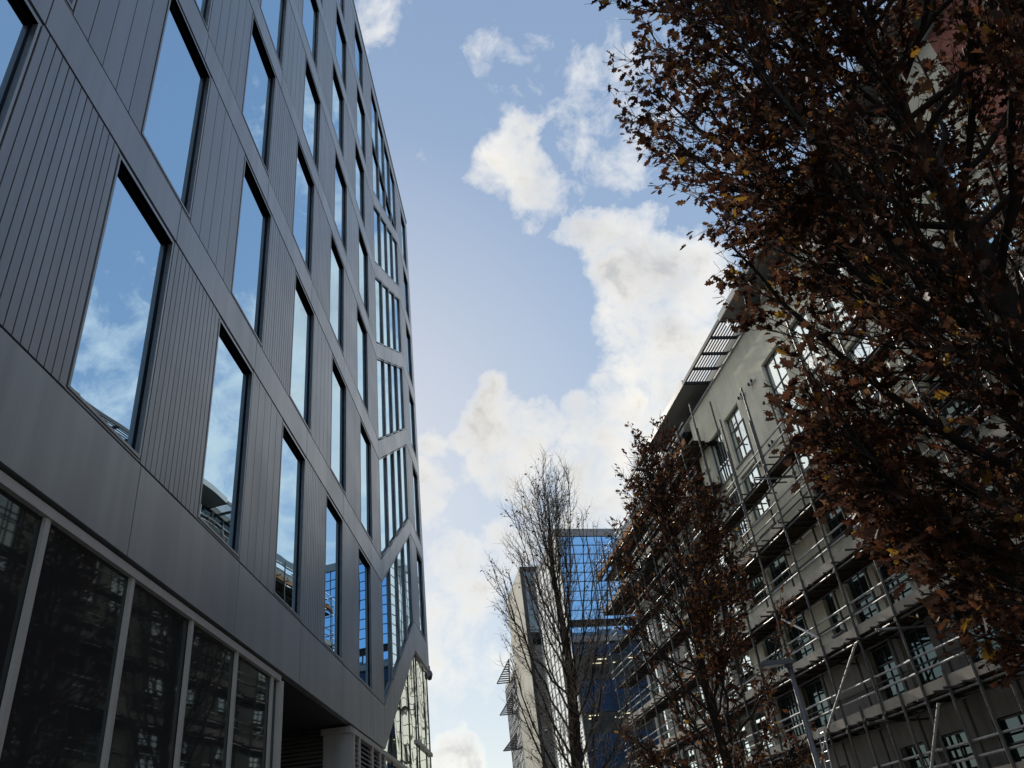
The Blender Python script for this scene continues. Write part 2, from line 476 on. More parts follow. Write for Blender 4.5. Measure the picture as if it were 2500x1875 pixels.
# recessed entrance with pier, louvres and soffit
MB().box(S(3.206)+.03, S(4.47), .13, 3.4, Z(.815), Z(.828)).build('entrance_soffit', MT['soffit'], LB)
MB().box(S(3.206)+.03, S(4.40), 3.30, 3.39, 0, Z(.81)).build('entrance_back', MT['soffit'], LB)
mb = MB(); mb.box(S(4.405), S(4.462), .02, .62, 0, Z(.775)); mb.build('pier', MT['pier'], LB)
MB().box(S(4.39), S(4.474), .0, .66, Z(.775), Z(.806)).build('pier_cap', MT['pier'], LB)
mb = MB()
z = .2
while z < Z(.80):
    mb.quad((S(4.43), .66, z), (S(4.43), 2.4, z), (S(4.455), 2.4, z+.07), (S(4.455), .66, z+.07))
    z += .085
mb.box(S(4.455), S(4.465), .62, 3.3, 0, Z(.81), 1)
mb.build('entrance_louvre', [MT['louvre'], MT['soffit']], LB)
lf = [4.474, 4.612, 4.956, 5.186, 5.335]
for a, b in zip(lf[:-1], lf[1:]):
    mb = MB(); z = .2
    while z < Z(.775):
        mb.quad((S(a)+.03, .02, z), (S(b)-.03, .02, z), (S(b)-.03, .09, z+.075), (S(a)+.03, .09, z+.075), 0)
        z += .10
    mb.box(S(a), S(b), .12, .14, 0, Z(.80), 1)
    mb.build('louvre_panel', [MT['louvre'], MT['soffit']], LB)
mb = MB()
for s in lf: mb.box(S(s)-.03, S(s)+.03, -.005, .12, 0, Z(.78))
mb.box(S(4.474)-.03, S(5.335)+.03, -.004, .12, Z(.78), Z(.806))
mb.build('louvre_frame', MT['shopframe'], LB)

def lworld(s, y, z):
    return LB.matrix_basis @ Vector((s, y, z))
LB_M = Matrix.Translation(-DL*nL) @ Matrix.Rotation(pi/2-AZL, 4, 'Z')
for k, (sx, yy, txt) in enumerate([(3.52, .55, 'round recessed downlight in the dark entrance soffit, nearer the fascia edge'), (3.80, 1.55, 'round recessed downlight set deeper in the dark entrance soffit')]):
    d = thing('downlight', txt, 'light', tuple(LB_M @ Vector((S(sx), yy, Z(.813)))), 0, 'downlights in the entrance soffit')
    MB().lathe([(.10, .004), (.10, -.02), (.075, -.024), (.07, .002)], (0,0,0), 20).build('rim', MT['chrome'], d, True)
    MB().lathe([(.0001, -.006), (.07, -.006)], (0,0,0), 20).build('lamp', MT['lampglow'], d)

# security camera on the far corner
sc_ = thing('security_camera', 'small dome security camera on a short arm at the far corner of the grey office', 'security camera', tuple(LB_M @ Vector((S(S1), .06, Z(1.80)))), pi/2-AZL)
mb = MB(); mb.box(.0, .03, -.09, .09, -.09, .12); mb.tube([(.02,0,.04),(.30,0,.07),(.40,0,.07),(.42,0,.02)], [.035,.032,.032,.034], 10); mb.build('bracket', MT['camgrey'], sc_, False)
MB().lathe([(.0001,.06),(.05,.055),(.10,.0),(.125,-.08),(.125,-.16),(.11,-.18)], (.42,0,0), 18).build('housing', MT['camgrey'], sc_, True)
MB().lathe([(.105,-.18),(.10,-.25),(.07,-.31),(.0001,-.335)], (.42,0,0), 18).build('dome', MT['smoke'], sc_, True)

# ================================================================== RIGHT RENDERED BUILDING
RB_LOC = -DW*nR; RB_ROT = pi/2-AZR
RB = thing('apartment_block', 'cream rendered block with overhanging louvred eaves, behind the scaffolding on the right', 'building', tuple(RB_LOC), RB_ROT)
X = lambda s: s*DW
ZW = lambda z: 1.6+z*DW
ROWS = [(.934,1.087), (.762,.901), (.575,.712), (.388,.522), (.222,.338), (.02,.15)]
WTOP = ZW(1.218); ZS_SHADE = ZW(.372)
XA, XB = X(-1.2), X(2.135)
cols = [(1.955,2.060), (1.812,1.917), (1.378,1.475), (1.205,1.305), (1.005,1.125), (.815,.885)]
holes = []
for c in cols:
    for r in ROWS: holes.append((X(c[0]), X(c[1]), ZW(r[0]), ZW(r[1]), 'small'))
holes.append((X(1.530), X(1.632), ZW(.762), ZW(1.090), 'tall'))
for r in ROWS[2:]: holes.append((X(1.51), X(1.592), ZW(r[0]), ZW(r[1]), 'small'))
holes.append((X(1.655), X(1.70), ZW(.40), ZW(.50), 'small'))
for c in [(.62,.72), (.50,.58)]:
    for r in ROWS[1:]: holes.append((X(c[0]), X(c[1]), ZW(r[0]), ZW(r[1]), 'blue'))
def wall_holes(mbv, x0, x1, z0, z1, hs, y=0.0, dep=.22, mi=0):
    xs = sorted(set([x0, x1] + [v for h in hs for v in h[:2] if x0 < v < x1]))
    zs = sorted(set([z0, z1] + [v for h in hs for v in h[2:4] if z0 < v < z1]))
    for a, b in zip(xs[:-1], xs[1:]):
        for c, d in zip(zs[:-1], zs[1:]):
            mx, mz = (a+b)/2, (c+d)/2
            if any(h[0] < mx < h[1] and h[2] < mz < h[3] for h in hs): continue
            mbv.quad((b, y, c), (a, y, c), (a, y, d), (b, y, d), mi)
    for h in hs:
        if h[0] >= x1 or h[1] <= x0: continue
        a, b, c, d = h[:4]
        mbv.quad((a, y, c), (b, y, c), (b, y-dep, c), (a, y-dep, c), mi)
        mbv.quad((b, y, d), (a, y, d), (a, y-dep, d), (b, y-dep, d), mi)
        mbv.quad((a, y, d), (a, y, c), (a, y-dep, c), (a, y-dep, d), mi)
        mbv.quad((b, y, c), (b, y, d), (b, y-dep, d), (b, y-dep, c), mi)
mb = MB(); wall_holes(mb, X(.762), XB, 0, WTOP, [h for h in holes if h[0] > X(.762)])
# rounded corner into the recess
NC = 10; RC = .85
for i in range(NC):
    a0, a1 = pi/2*i/NC, pi/2*(i+1)/NC
    p0 = (XB+RC*sin(a0), -RC+RC*cos(a0)); p1 = (XB+RC*sin(a1), -RC+RC*cos(a1))
    mb.quad((p1[0], p1[1], 0), (p0[0], p0[1], 0), (p0[0], p0[1], WTOP), (p1[0], p1[1], WTOP))
mb.build('wall', MT['render'], RB)
mb = MB(); wall_holes(mb, X(.762), XB, 0, ZS_SHADE, [h for h in holes if h[0] > X(.762) and h[2] < ZS_SHADE], y=.03); mb.quad((X(.762), .03, ZS_SHADE), (XB, .03, ZS_SHADE), (XB, 0, ZS_SHADE), (X(.762), 0, ZS_SHADE)); mb.build('shade_tinted_wall', MT['shade_tinted_wall'], RB)  # lower wall skin in a darker colour, standing in for shade
mb = MB(); wall_holes(mb, XA, X(.762), 0, ZW(1.218), [h for h in holes if h[1] < X(.762)])
mb.build('painted_bay', MT['pink'], RB)
# dark slots under the row-two sills
mb = MB()
for s0, s1, zz_ in [(1.94,2.046,.713), (1.80,1.905,.709)]:
    mb.box(X(s0), X(s1), .003, .03, ZW(zz_)-.16, ZW(zz_)+.16)
mb.build('vent_slot', MT['darkbeam'], RB)
# inner core
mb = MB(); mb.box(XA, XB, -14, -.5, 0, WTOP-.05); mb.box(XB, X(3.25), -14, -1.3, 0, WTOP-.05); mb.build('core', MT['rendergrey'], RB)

def r_window(a, b, c, d, kind, y=-.17, par=RB):
    fm = MT['blueframe'] if kind == 'blue' or a < X(.9) else MT['frame']
    w = b-a; h = d-c; t = .045
    mb = MB()
    mb.box(a, a+t, y-.04, y+.03, c, d); mb.box(b-t, b, y-.04, y+.03, c, d)
    mb.box(a+t, b-t, y-.04, y+.03, c, c+t); mb.box(a+t, b-t, y-.04, y+.03, d-t, d)
    nv = 2 if w > 1.2 else 1
    for k in range(1, nv):
        xx = a+w*k/nv; mb.box(xx-.018, xx+.018, y-.035, y+.024, c+t, d-t)
    if kind == 'tall': hz = [c+h*.2, c+h*.42, c+h*.47, c+h*.75]
    else: hz = [c+h*.36] + ([c+h*.70] if random.random() < .3 else [])
    for zz_ in hz: mb.box(a+t, b-t, y-.034, y+.022, zz_-.02, zz_+.02)
    win = mb.build('window', fm, par)
    g = MB(); g.quad((b, y-.01, c), (a, y-.01, c), (a, y-.01, d), (b, y-.01, d))
    tx, tz = random.gauss(0, .004), random.gauss(0, .004)
    g.v = [(x, yy+tx*(x-(a+b)/2)+tz*(z-(c+d)/2), z) for x, yy, z in g.v]
    g.build('pane', MT['rglass'] if c > ZW(.74) or a > XB else MT['rglow'], win)
    MB().box(a-.06, b+.06, -.02+y+.17, y+.17+.07, c-.07, c-.002).build('sill', MT['sill'], win)
for h in holes: r_window(*h)

# recessed wing beyond the rounded corner
YB = -.75
wing = []
for s in (2.315, 2.47, 2.70, 2.94, 3.16):
    for r in ROWS: wing.append((X(s)-.9, X(s)+.9, ZW(r[0])-.1, ZW(r[1])+.15, 'small'))
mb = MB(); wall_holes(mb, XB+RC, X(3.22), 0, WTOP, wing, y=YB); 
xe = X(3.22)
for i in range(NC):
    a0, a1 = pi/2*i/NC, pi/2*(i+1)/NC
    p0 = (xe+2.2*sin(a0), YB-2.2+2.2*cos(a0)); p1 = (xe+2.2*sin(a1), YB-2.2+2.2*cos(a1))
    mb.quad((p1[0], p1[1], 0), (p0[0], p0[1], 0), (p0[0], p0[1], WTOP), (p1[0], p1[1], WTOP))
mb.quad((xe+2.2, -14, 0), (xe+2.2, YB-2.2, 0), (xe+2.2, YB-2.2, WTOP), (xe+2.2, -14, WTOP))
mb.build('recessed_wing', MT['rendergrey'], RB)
for h in wing: r_window(*h[:4], 'small', y=YB-.17)
for r in ROWS[:5]:      # balconies in the recess
    MB().box(XB+RC+.05, X(2.62), YB+.003, YB+1.3, ZW(r[0])-.42, ZW(r[0])-.20).build('balcony', MT['rendergrey'], RB)

# eaves, clerestory, louvred canopies
DE = 14.9; YE = DW-DE
E_ = lambda s: s*DE
ZE = 1.6+1.345*DE
MB().box(XA, XB+1.2, -.35, .10, WTOP-.02, WTOP+.07).build('wall_coping', MT['eavetrim'], RB)
mb = MB(); mb.quad((X(3.25), -.42, WTOP+.07), (XA, -.42, WTOP+.07), (XA, -.42, ZE), (X(3.25), -.42, ZE)); mb.build('clerestory_glass', MT['dkglass'], RB)
mb = MB(); xx = XA
while xx < X(2.6):
    mb.box(xx, xx+.07, -.40, -.34, WTOP+.071, ZE); xx += 1.35
mb.build('clerestory_frame', MT['eavetrim'], RB)
solid = [(XA, E_(1.772)), (E_(2.122), E_(2.585)), (E_(2.92), E_(2.93))]
for a, b in solid[:2]:
    MB().box(a, b, -.45, YE-.06, ZE, ZE+.10).build('eave_soffit', MT['soff'], RB)
    MB().box(a, b, YE-.06, YE, ZE-.02, ZE+.30).build('eave_fascia', MT['eavetrim'], RB)
MB().box(XA, E_(2.93), -13, -.46, ZE+.02, ZE+.32).build('roof', MT['roof'], RB)
for a, b in [(E_(1.774), E_(2.120)), (E_(2.590), E_(2.915))]:
    cp = MB().box(a, b, YE-.07, YE, ZE-.02, ZE+.16).box(a, b, -.44, -.28, ZE-.10, ZE+.22)
    n = 4
    for k in range(n+1):
        xx = a+(b-a-.10)*k/n; cp.box(xx, xx+.09, -.28, YE-.07, ZE+.0, ZE+.13)
    cp = cp.build('louvre_canopy', MT['darkbeam'], RB)
    sl = MB()
    for k in range(8):
        yy = -.20+.142*k
        sl.box(a, b, yy, yy+.058, ZE+.132, ZE+.155)
    sl.build('slat_panel', MT['darkbeam'], cp)

# wall lights in pairs
RB_M = Matrix.Translation(RB_LOC) @ Matrix.Rotation(RB_ROT, 4, 'Z')
WLT = [(1.694,1.079,'twin wall lamp below the louvred canopy, nearest the tall teal window'), (1.767,1.081,'twin wall lamp high on the cream wall beside the top end of a scaffold pole'),
       (1.689,.889,'twin wall lamp low on the cream wall, just left of the tall window'), (1.780,.876,'twin wall lamp right of the small lower window, touching a scaffold pole'),
       (2.103,1.017,'twin wall lamp by the rounded corner, left of the upper window'), (2.075,.867,'twin wall lamp by the rounded corner just above the scaffold deck')]
for s, z, txt in WLT:
    w = thing('wall_lamp', txt, 'lamp', tuple(RB_M @ Vector((X(s), .0, ZW(z)))), RB_ROT, 'twin lamps on the cream wall')
    MB().box(-.22, .22, .002, .03, -.04, .04).build('plate', MT['white'], w)
    for k in (-1, 1):
        h_ = MB().tube([(k*.15, .03, 0), (k*.15, .16, -.03)], [.075, .095], 12).build('lamp_head', MT['white'], w)
        MB().tube([(k*.15, .161, -.03), (k*.15, .20, -.04)], [.09, .03], 12).build('lens', MT['black'], h_)

# ================================================================== SCAFFOLDING
DS = 14.6; YO = DW-DS; YI = .22
SF = thing('scaffolding', 'tube scaffolding with timber decks and guard rails standing against the cream block', 'scaffolding', tuple(RB_LOC), RB_ROT)
XS = lambda s: s*DS
ZS = lambda z: 1.6+z*DS
LV = [-.09, .06, .217, .372, .528, .692, .845]
LVF = [1.015, 1.178]
rnd = random.Random(3)
SP0, SP1, SPF = .62, 2.22, 3.56
pole_s = [.68, .835, .99, 1.145, 1.30, 1.455, 1.61, 1.765, 1.935, 2.11, 2.26, 2.42, 2.58, 2.74, 2.90, 3.06, 3.22, 3.38, 3.54]
r_t = .042
def coupler(mbv, x, y, z): mbv.box(x-.06, x+.06, y-.055, y+.055, z-.05, z+.05)
for i, s in enumerate(pole_s):
    top = (1.10 if s < 2.0 else 1.26) + rnd.uniform(-.02, .02)
    if s == 1.61: top = .90
    for y in (YO, YI):
        tz = ZS(top) + (rnd.uniform(-.6, .1) if y == YI else 0)
        x = XS(s)+rnd.uniform(-.04, .04)
        mb = MB(); mb.tube([(x, y, 0.02), (x+rnd.uniform(-.03,.03), y, tz)], r_t, 8)
        if y == YO and s in (1.765, 1.935): mb.tube([(x+.09, y+.02, ZS(.80)), (x+.09, y+.02, ZS(top)-1.5)], r_t, 8)
        for z in LV + (LVF if s > 2.2 else []): coupler(mb, x, y, ZS(z)-.10)
        mb.build('pole', MT['tubedark'], SF)
for s in (.915, 1.07, 1.225, 1.38, 1.535, 1.69, 1.85, 2.02, 2.19):     # extra standards in the lowest lifts
    mb = MB(); mb.tube([(XS(s), YO, 0.02), (XS(s), YO, ZS(.25))], r_t, 8); mb.build('pole', MT['tubedark'], SF)

def lift(z, x0, x1, yin, rails=True, toe='toe', nb=5):
    zz_ = ZS(z)
    # boards
    mb = MB(); w = (YO-.06-yin)/nb
    for k in range(nb):
        x = x0-.3+rnd.uniform(-.4, .2)
        while x < x1:
            l = min(rnd.choice((3.9, 3.0, 2.4)), x1+.35-x)
            if l < .3: break
            if rnd.random() > .05:
                dz = rnd.uniform(0, .018)
                mb.box(x, x+l-.012, yin+k*w+.008, yin+(k+1)*w-.008, zz_+dz, zz_+dz+.038)
            x += l
    if rnd.random() < .9:
        for _ in range(15):      # loose packs of boards lapped on the deck
            x = rnd.uniform(x0, x1-2); k = rnd.randrange(nb)
            q = rnd.choice((0, .039, -.085)); mb.box(x, x+rnd.uniform(1.2, 2.6), yin+k*w+.02, yin+(k+1)*w-.02+rnd.choice((0,0,.12)), zz_+.057+q, zz_+.094+q)
    mb.build('deck', MT['board'], SF)
    if toe:
        mb = MB(); x = x0-.2
        if z > .6 and toe == 'toe': x = XS(1.78) if z < .9 else x0
        xe = x1+.2 if z < .6 or z > .9 else XS(2.75)
        while x < xe:
            l = min(3.9, xe-x)
            mb.box(x, x+l-.002, YO-.075+rnd.uniform(-.01,.0), YO-.037, zz_+.045, zz_+.045+.29+rnd.uniform(-.012,.012)); x += l
        mb.build('toe_board', MT[toe], SF)
    mb = MB()
    for y, dz in ((YO-.06, -.045), (max(yin, YI)+.04, -.045)):
        mb.tube([(x0-.35, y, zz_+dz-.06), (x1+.35, y, zz_+dz-.06)], r_t*.8, 8)
    x = x0
    while x < x1+.1:
        mb.tube([(x+rnd.uniform(-.05,.05), min(yin, YI)-.15, zz_-.032), (x+rnd.uniform(-.05,.05), YO+rnd.uniform(.15,.55), zz_-.032)], r_t*.8, 8)
        x += rnd.choice((.55, 1.0, 1.15, 1.2))
    mb.build('deck_frame', MT['tubedark'], SF)
    if rails:
        for h in (.66, 1.03):
            mb = MB(); x = x0-.4
            while x < x1:
                l = min(6.4, x1+.4-x); sag = rnd.uniform(-.02, .02)
                mb.tube([(x-.15, YO-.065, zz_+h), (x+l+.15, YO-.065, zz_+h+sag)], r_t*.78, 8); x += l
            mb.build('guard_rail', MT['tube'], SF)
for i, z in enumerate(LV): lift(z, XS(SP0), XS(SPF), .52 if i == 6 else .06, True, 'toe' if 0 < i < 6 else None, 4 if i == 6 else 6)
for z in LVF:
    lift(z, XS(2.24), XS(SPF), -1.3, True, 'toeorange' if z > 1.1 else 'toe', 11)
MB().tube([(XS(2.2), YO-.065, ZS(1.23)), (XS(2.6), YO-.065, ZS(1.23))], r_t, 8).build('guard_rail', MT['tube'], SF)
for i, z in enumerate(LV[1:]):
    mb = MB(); mb.tube([(XS(.65), YI-.05, ZS(z)-1.1+rnd.uniform(-.1,.1)), (XS(SPF), YI-.05, ZS(z)-1.1+rnd.uniform(-.1,.1))], r_t*.75, 8); mb.build('inner_ledger', MT['tubedark'], SF)
for k in range(26):
    s = rnd.choice(pole_s[:10])+rnd.uniform(-.02,.02); z = rnd.choice(LV[1:])
    y1 = YO+rnd.uniform(.2,.7)
    MB().tube([(XS(s), .05, ZS(z)+rnd.uniform(-.35,-.1)), (XS(s)+rnd.uniform(-.15,.15), y1, ZS(z)+rnd.uniform(-.35,-.1))], r_t*.75, 8).build('tie_tube', MT['tubedark'] if k % 3 else MT['tube'], SF)
for (s0, z0, s1, z1) in [(1.905,.50,1.755,.41), (2.46,1.12,2.28,1.0), (1.84,.23,1.62,.36), (1.55,.06,1.42,.2), (2.42,.39,2.24,.52), (2.74,.85,2.58,.70), (3.06,.69,2.90,.53), (2.0,.10,1.86,.215)]:
    MB().tube([(XS(s0), YO+.06, ZS(z0)), (XS(s1), YO+.06, ZS(z1))], r_t, 8).build('brace', MT['tube'], SF)

# ladder
ld = thing('ladder', 'aluminium ladder rising to the lowest scaffold deck beside the street lamp', 'ladder', tuple(RB_M @ Vector((XS(1.865), YO+.12, 0.0))), RB_ROT)
for k in (-1, 1): MB().tube([(k*.19, .5, 0), (k*.19, 0.0, ZS(.235))], .026, 8).build('stile', MT['ladder'], ld)
mb = MB(); n = int(ZS(.22)/.28)
for k in range(1, n+1):
    t = k/(n+.5); mb.tube([(-.19, .5*(1-t), ZS(.235)*t), (.19, .5*(1-t), ZS(.235)*t)], .015, 6)
mb.build('rungs', MT['ladder'], ld)

# ================================================================== FAR BUILDINGS
P0 = azp(1.80, 64)
E71 = Vector((sin(RAD(71.5)), cos(RAD(71.5)), 0))
def face_frame(o, e): return o, e
TW = thing('glass_tower', 'blue glass office tower with a pale glass side wall, closing the end of the street', 'building', tuple(P0), 0)
def wallpt(e, n, x, y, z):       # y outwards
    return Vector((e.x*x + n.x*y, e.y*x + n.y*y, z))
nB = Vector((E71.y, -E71.x, 0))           # outward of the blue face (towards the street)
def fbox(mbv, e, n, x0, x1, y0, y1, z0, z1, mi=0):
    k = len(mbv.v)
    for z in (z0, z1):
        for x, y in ((x0,y0),(x1,y0),(x1,y1),(x0,y1)): mbv.v.append(tuple(wallpt(e, n, x, y, z)))
    for q in ((0,3,2,1),(4,5,6,7),(0,1,5,4),(1,2,6,5),(2,3,7,6),(3,0,4,7)):
        mbv.f.append(tuple(k+i for i in q)); mbv.m.append(mi)
def fglaze(e, n, x0, x1, z0, z1, pw, ph, mat, parent, jit=.004, name='glazing', y=.0, mull=True, mw=.05, mm_='mull'):
    mb = MB(); rr = random.Random(int(x0*7+z0*13)+5)
    nx = max(1, round((x1-x0)/pw)); nz = max(1, round((z1-z0)/ph)); dx = (x1-x0)/nx; dz = (z1-z0)/nz
    for i in range(nx):
        for j in range(nz):
            tx, tz = rr.gauss(0, jit), rr.gauss(0, jit); cx, cz = x0+(i+.5)*dx, z0+(j+.5)*dz
            q = []
            for xx, zq in ((x0+i*dx, z0+j*dz), (x0+(i+1)*dx, z0+j*dz), (x0+(i+1)*dx, z0+(j+1)*dz), (x0+i*dx, z0+(j+1)*dz)):
                q.append(wallpt(e, n, xx, y+tx*(xx-cx)+tz*(zq-cz), zq))
            mb.quad(*q)
    g = mb.build(name, mat, parent)
    if mull:
        mb = MB()
        for i in range(nx+1): fbox(mb, e, n, x0+i*dx-mw/2, x0+i*dx+mw/2, y-.02, y+.06, z0, z1)
        for j in range(nz+1): fbox(mb, e, n, x0, x1, y-.02, y+.045, z0+j*dz-mw/2, z0+j*dz+mw/2)
        mb.build('mullion_grid', MT[mm_], g)
    return g
BW = 23.0; WW = 11.6; TH = 26.9
mb = MB()
def foot(x, y): return (E71.x*x+dR.x*y, E71.y*x+dR.y*y)
mb.plan([foot(.2,.2), foot(BW,.2), foot(BW,WW-.1), foot(.2,WW-.1)], 17.4, TH-.1)
mb.plan([foot(.2,4.0), foot(BW,4.0), foot(BW,WW-.1), foot(.2,WW-.1)], 0, 17.4)
mb.build('core', MT['joint'], TW)
fglaze(E71, nB, 0.05, BW, 19.13, 26.25, 1.36, .79, MT['blue'], TW)
mb = MB(); fbox(mb, E71, nB, -.02, BW, -.25, .12, 26.25, TH); fbox(mb, dR, nR, .0, WW, -.25, .08, 26.35, TH+.002); mb.build('parapet', MT['greyledge'], TW)
mb = MB(); fbox(mb, E71, nB, .05, BW, -.25, -.05, 18.6, 19.13); mb.build('recess_band', MT['joint'], TW)
fglaze(E71, nB, .05, BW, 17.86, 18.58, 2.4, .72, MT['blue'], TW)
mb = MB(); fbox(mb, E71, nB, .05, BW, -.3, .35, 17.33, 17.64); fbox(mb, E71, nB, .05, BW, -.3, .05, 17.64, 17.86); mb.build('ledge', MT['greyledge'], TW)
fglaze(E71, nB, .05, BW, 16.30, 17.33, 1.36, 1.0, MT['bluedark'], TW)
def lit_floor(z0, z1):
    mb = MB()
    fbox(mb, E71, nB, .05, BW, -3.8, 0, z0-.02, z0+.0, 0); fbox(mb, E71, nB, .3, BW, -3.8, -3.7, z0, z1, 0); fbox(mb, E71, nB, .3, BW, -3.8, 0, z1, z1+.02, 1)
    for k in range(7): fbox(mb, E71, nB, .2+k*2.72, .55+k*2.72, -.5, -.15, z0, z1, 0)
    rm = mb.build('office_floor', [MT['room'], MT['ceil']], TW)
    mb = MB(); rr = random.Random(int(z0))
    for k in range(14):
        x = .9+k*1.3+rr.uniform(-.2,.2)
        for yy in (-.9, -2.2):
            if rr.random() < .6: fbox(mb, E71, nB, x, x+.75, yy-.09, yy, z1-.06, z1-.01)
    mb.build('ceiling_light', MT['striplight'], rm)
    fglaze(E71, nB, .05, BW, z0, z1, 1.36, z1-z0, CLEAR, TW, .003, 'office_window', -.02)
CLEAR, nt, out = new_mat('clear_office_glass')
tr = nt.nodes.new('ShaderNodeBsdfTransparent'); tr.inputs[0].default_value = (.7,.76,.74,1)
gl = nt.nodes.new('ShaderNodeBsdfGlossy'); gl.inputs['Roughness'].default_value = 0; gl.inputs['Color'].default_value = (.8,.9,1,1)
mx = nt.nodes.new('ShaderNodeMixShader'); mx.inputs[0].default_value = .16
nt.links.new(tr.outputs[0], mx.inputs[1]); nt.links.new(gl.outputs[0], mx.inputs[2]); nt.links.new(mx.outputs[0], out.inputs[0])
lit_floor(14.53, 16.28); lit_floor(10.66, 12.12)
fglaze(E71, nB, .05, BW, 12.14, 14.51, 1.36, 1.18, MT['bluedark'], TW)
fglaze(E71, nB, .05, BW, 8.3, 10.64, 1.36, 1.17, MT['bluedark'], TW)
lit_floor(6.5, 8.28)
fglaze(E71, nB, .05, BW, 0, 6.48, 1.36, 1.3, MT['bluedark'], TW)
fglaze(dR, nR, 0.0, WW, 0, 26.35, 1.45, .79, MT['pale'], TW, .006, mw=.02, mm_='palemull')

# stone building further on
s_c = 15/tan(RAD(11.364-1.2))
P2 = dR*s_c - nR*15
SB = thing('stone_building', 'narrow beige stone building with dark glass front and slatted sunshades, left of the blue tower', 'building', tuple(P2), 0)
H2 = 31.4
mb = MB()
def foot2(x, y): return (E71.x*x+dR.x*y, E71.y*x+dR.y*y)
mb.plan([foot2(.15,.15), foot2(12,.15), foot2(12,11.2), foot2(.15,11.2)], 0, H2-.1); mb.build('core', MT['joint'], SB)
mb = MB(); z = 0.0
while z < H2-.1:
    h = min(2.6, H2-z)
    for i in range(3): fbox(mb, dR, nR, i*3.75+.012, (i+1)*3.75-.012, -.13, .0, z+.01, z+h-.01)
    z += h
mb.build('stone_wall', MT['beige'], SB)
mb = MB(); fbox(mb, E71, nB, -.02, .35, -.12, .06, 0, H2); fbox(mb, E71, nB, .35, 12, -.12, .04, H2-.5, H2); mb.build('front_trim', MT['darkbeam'], SB)
fglaze(E71, nB, .36, 12, 22.8, H2-.5, 1.1, 1.6, MT['dkglass'], SB, .006)
fglaze(E71, nB, .36, 12, 0, 22.75, 1.1, 1.15, MT['pale'], SB, .008, mw=.04, mm_='palemull')
W3 = 20.0
GW = MB(); fbox(GW, dR, nR, 11.3, W3, -9, -.2, 0, 22.9); GW.build('wing_core', MT['joint'], SB)
fglaze(dR, nR, 11.3, W3, 0, 22.6, 1.1, .9, MT['pale'], SB, .006)
mb = MB(); fbox(mb, dR, nR, 11.3, W3, -.2, .06, 22.6, 23.1); mb.build('wing_parapet', MT['beige'], SB)
for zz_ in (22.7, 19.1, 15.2):
    # triangular slatted sunshade reaching out over the street
    A = (4.6, 1.55); B = (16.0, 1.55); Cc = (16.0, .02)
    mb = MB()
    def bar(p, q, w=.12, h=.16):
        a = wallpt(dR, nR, p[0], p[1], zz_); b = wallpt(dR, nR, q[0], q[1], zz_)
        mb.tube([a, b], w*.6, 4)
    bar(A, B); bar(B, Cc); bar(A, Cc)
    ss = mb.build('sunshade', MT['darkbeam'], SB)
    mb = MB()
    for k in range(1, 10):
        t = k/10; p = (A[0]+(B[0]-A[0])*t, A[1]); q = (A[0]+(Cc[0]-A[0])*t, A[1]+(Cc[1]-A[1])*t)
        bar(p, q)
    mb.build('slat_panel', MT['darkbeam'], ss)

# ================================================================== STREET LAMP
LP = azp(15.85, 18.0)
SL = thing('street_lamp', 'slim grey street lamp with a flat head, in front of the scaffolding', 'street lamp', tuple(LP), 0)
LH = 4.88
MB().tube([(0,0,0),(0,0,1.0),(0,0,1.02),(0,0,LH)], [.085,.085,.062,.048], 14).build('pole', MT['lamp'], SL, True)
hd = MB().prism([(-.60,LH+.06),(-.585,LH+.02),(.08,LH-.01),(.10,LH+.03),(.04,LH+.08),(-.52,LH+.105)], -.12, .12).build('lamp_head', MT['lamp'], SL)
MB().box(-.53, -.12, -.085, .085, LH-.012, LH+.008).build('lens', MT['lens'], hd)
MB().tube([(0,0,LH-.09),(0,0,LH+.015)], [.066,.066], 12).build('collar', MT['lamp'], SL)

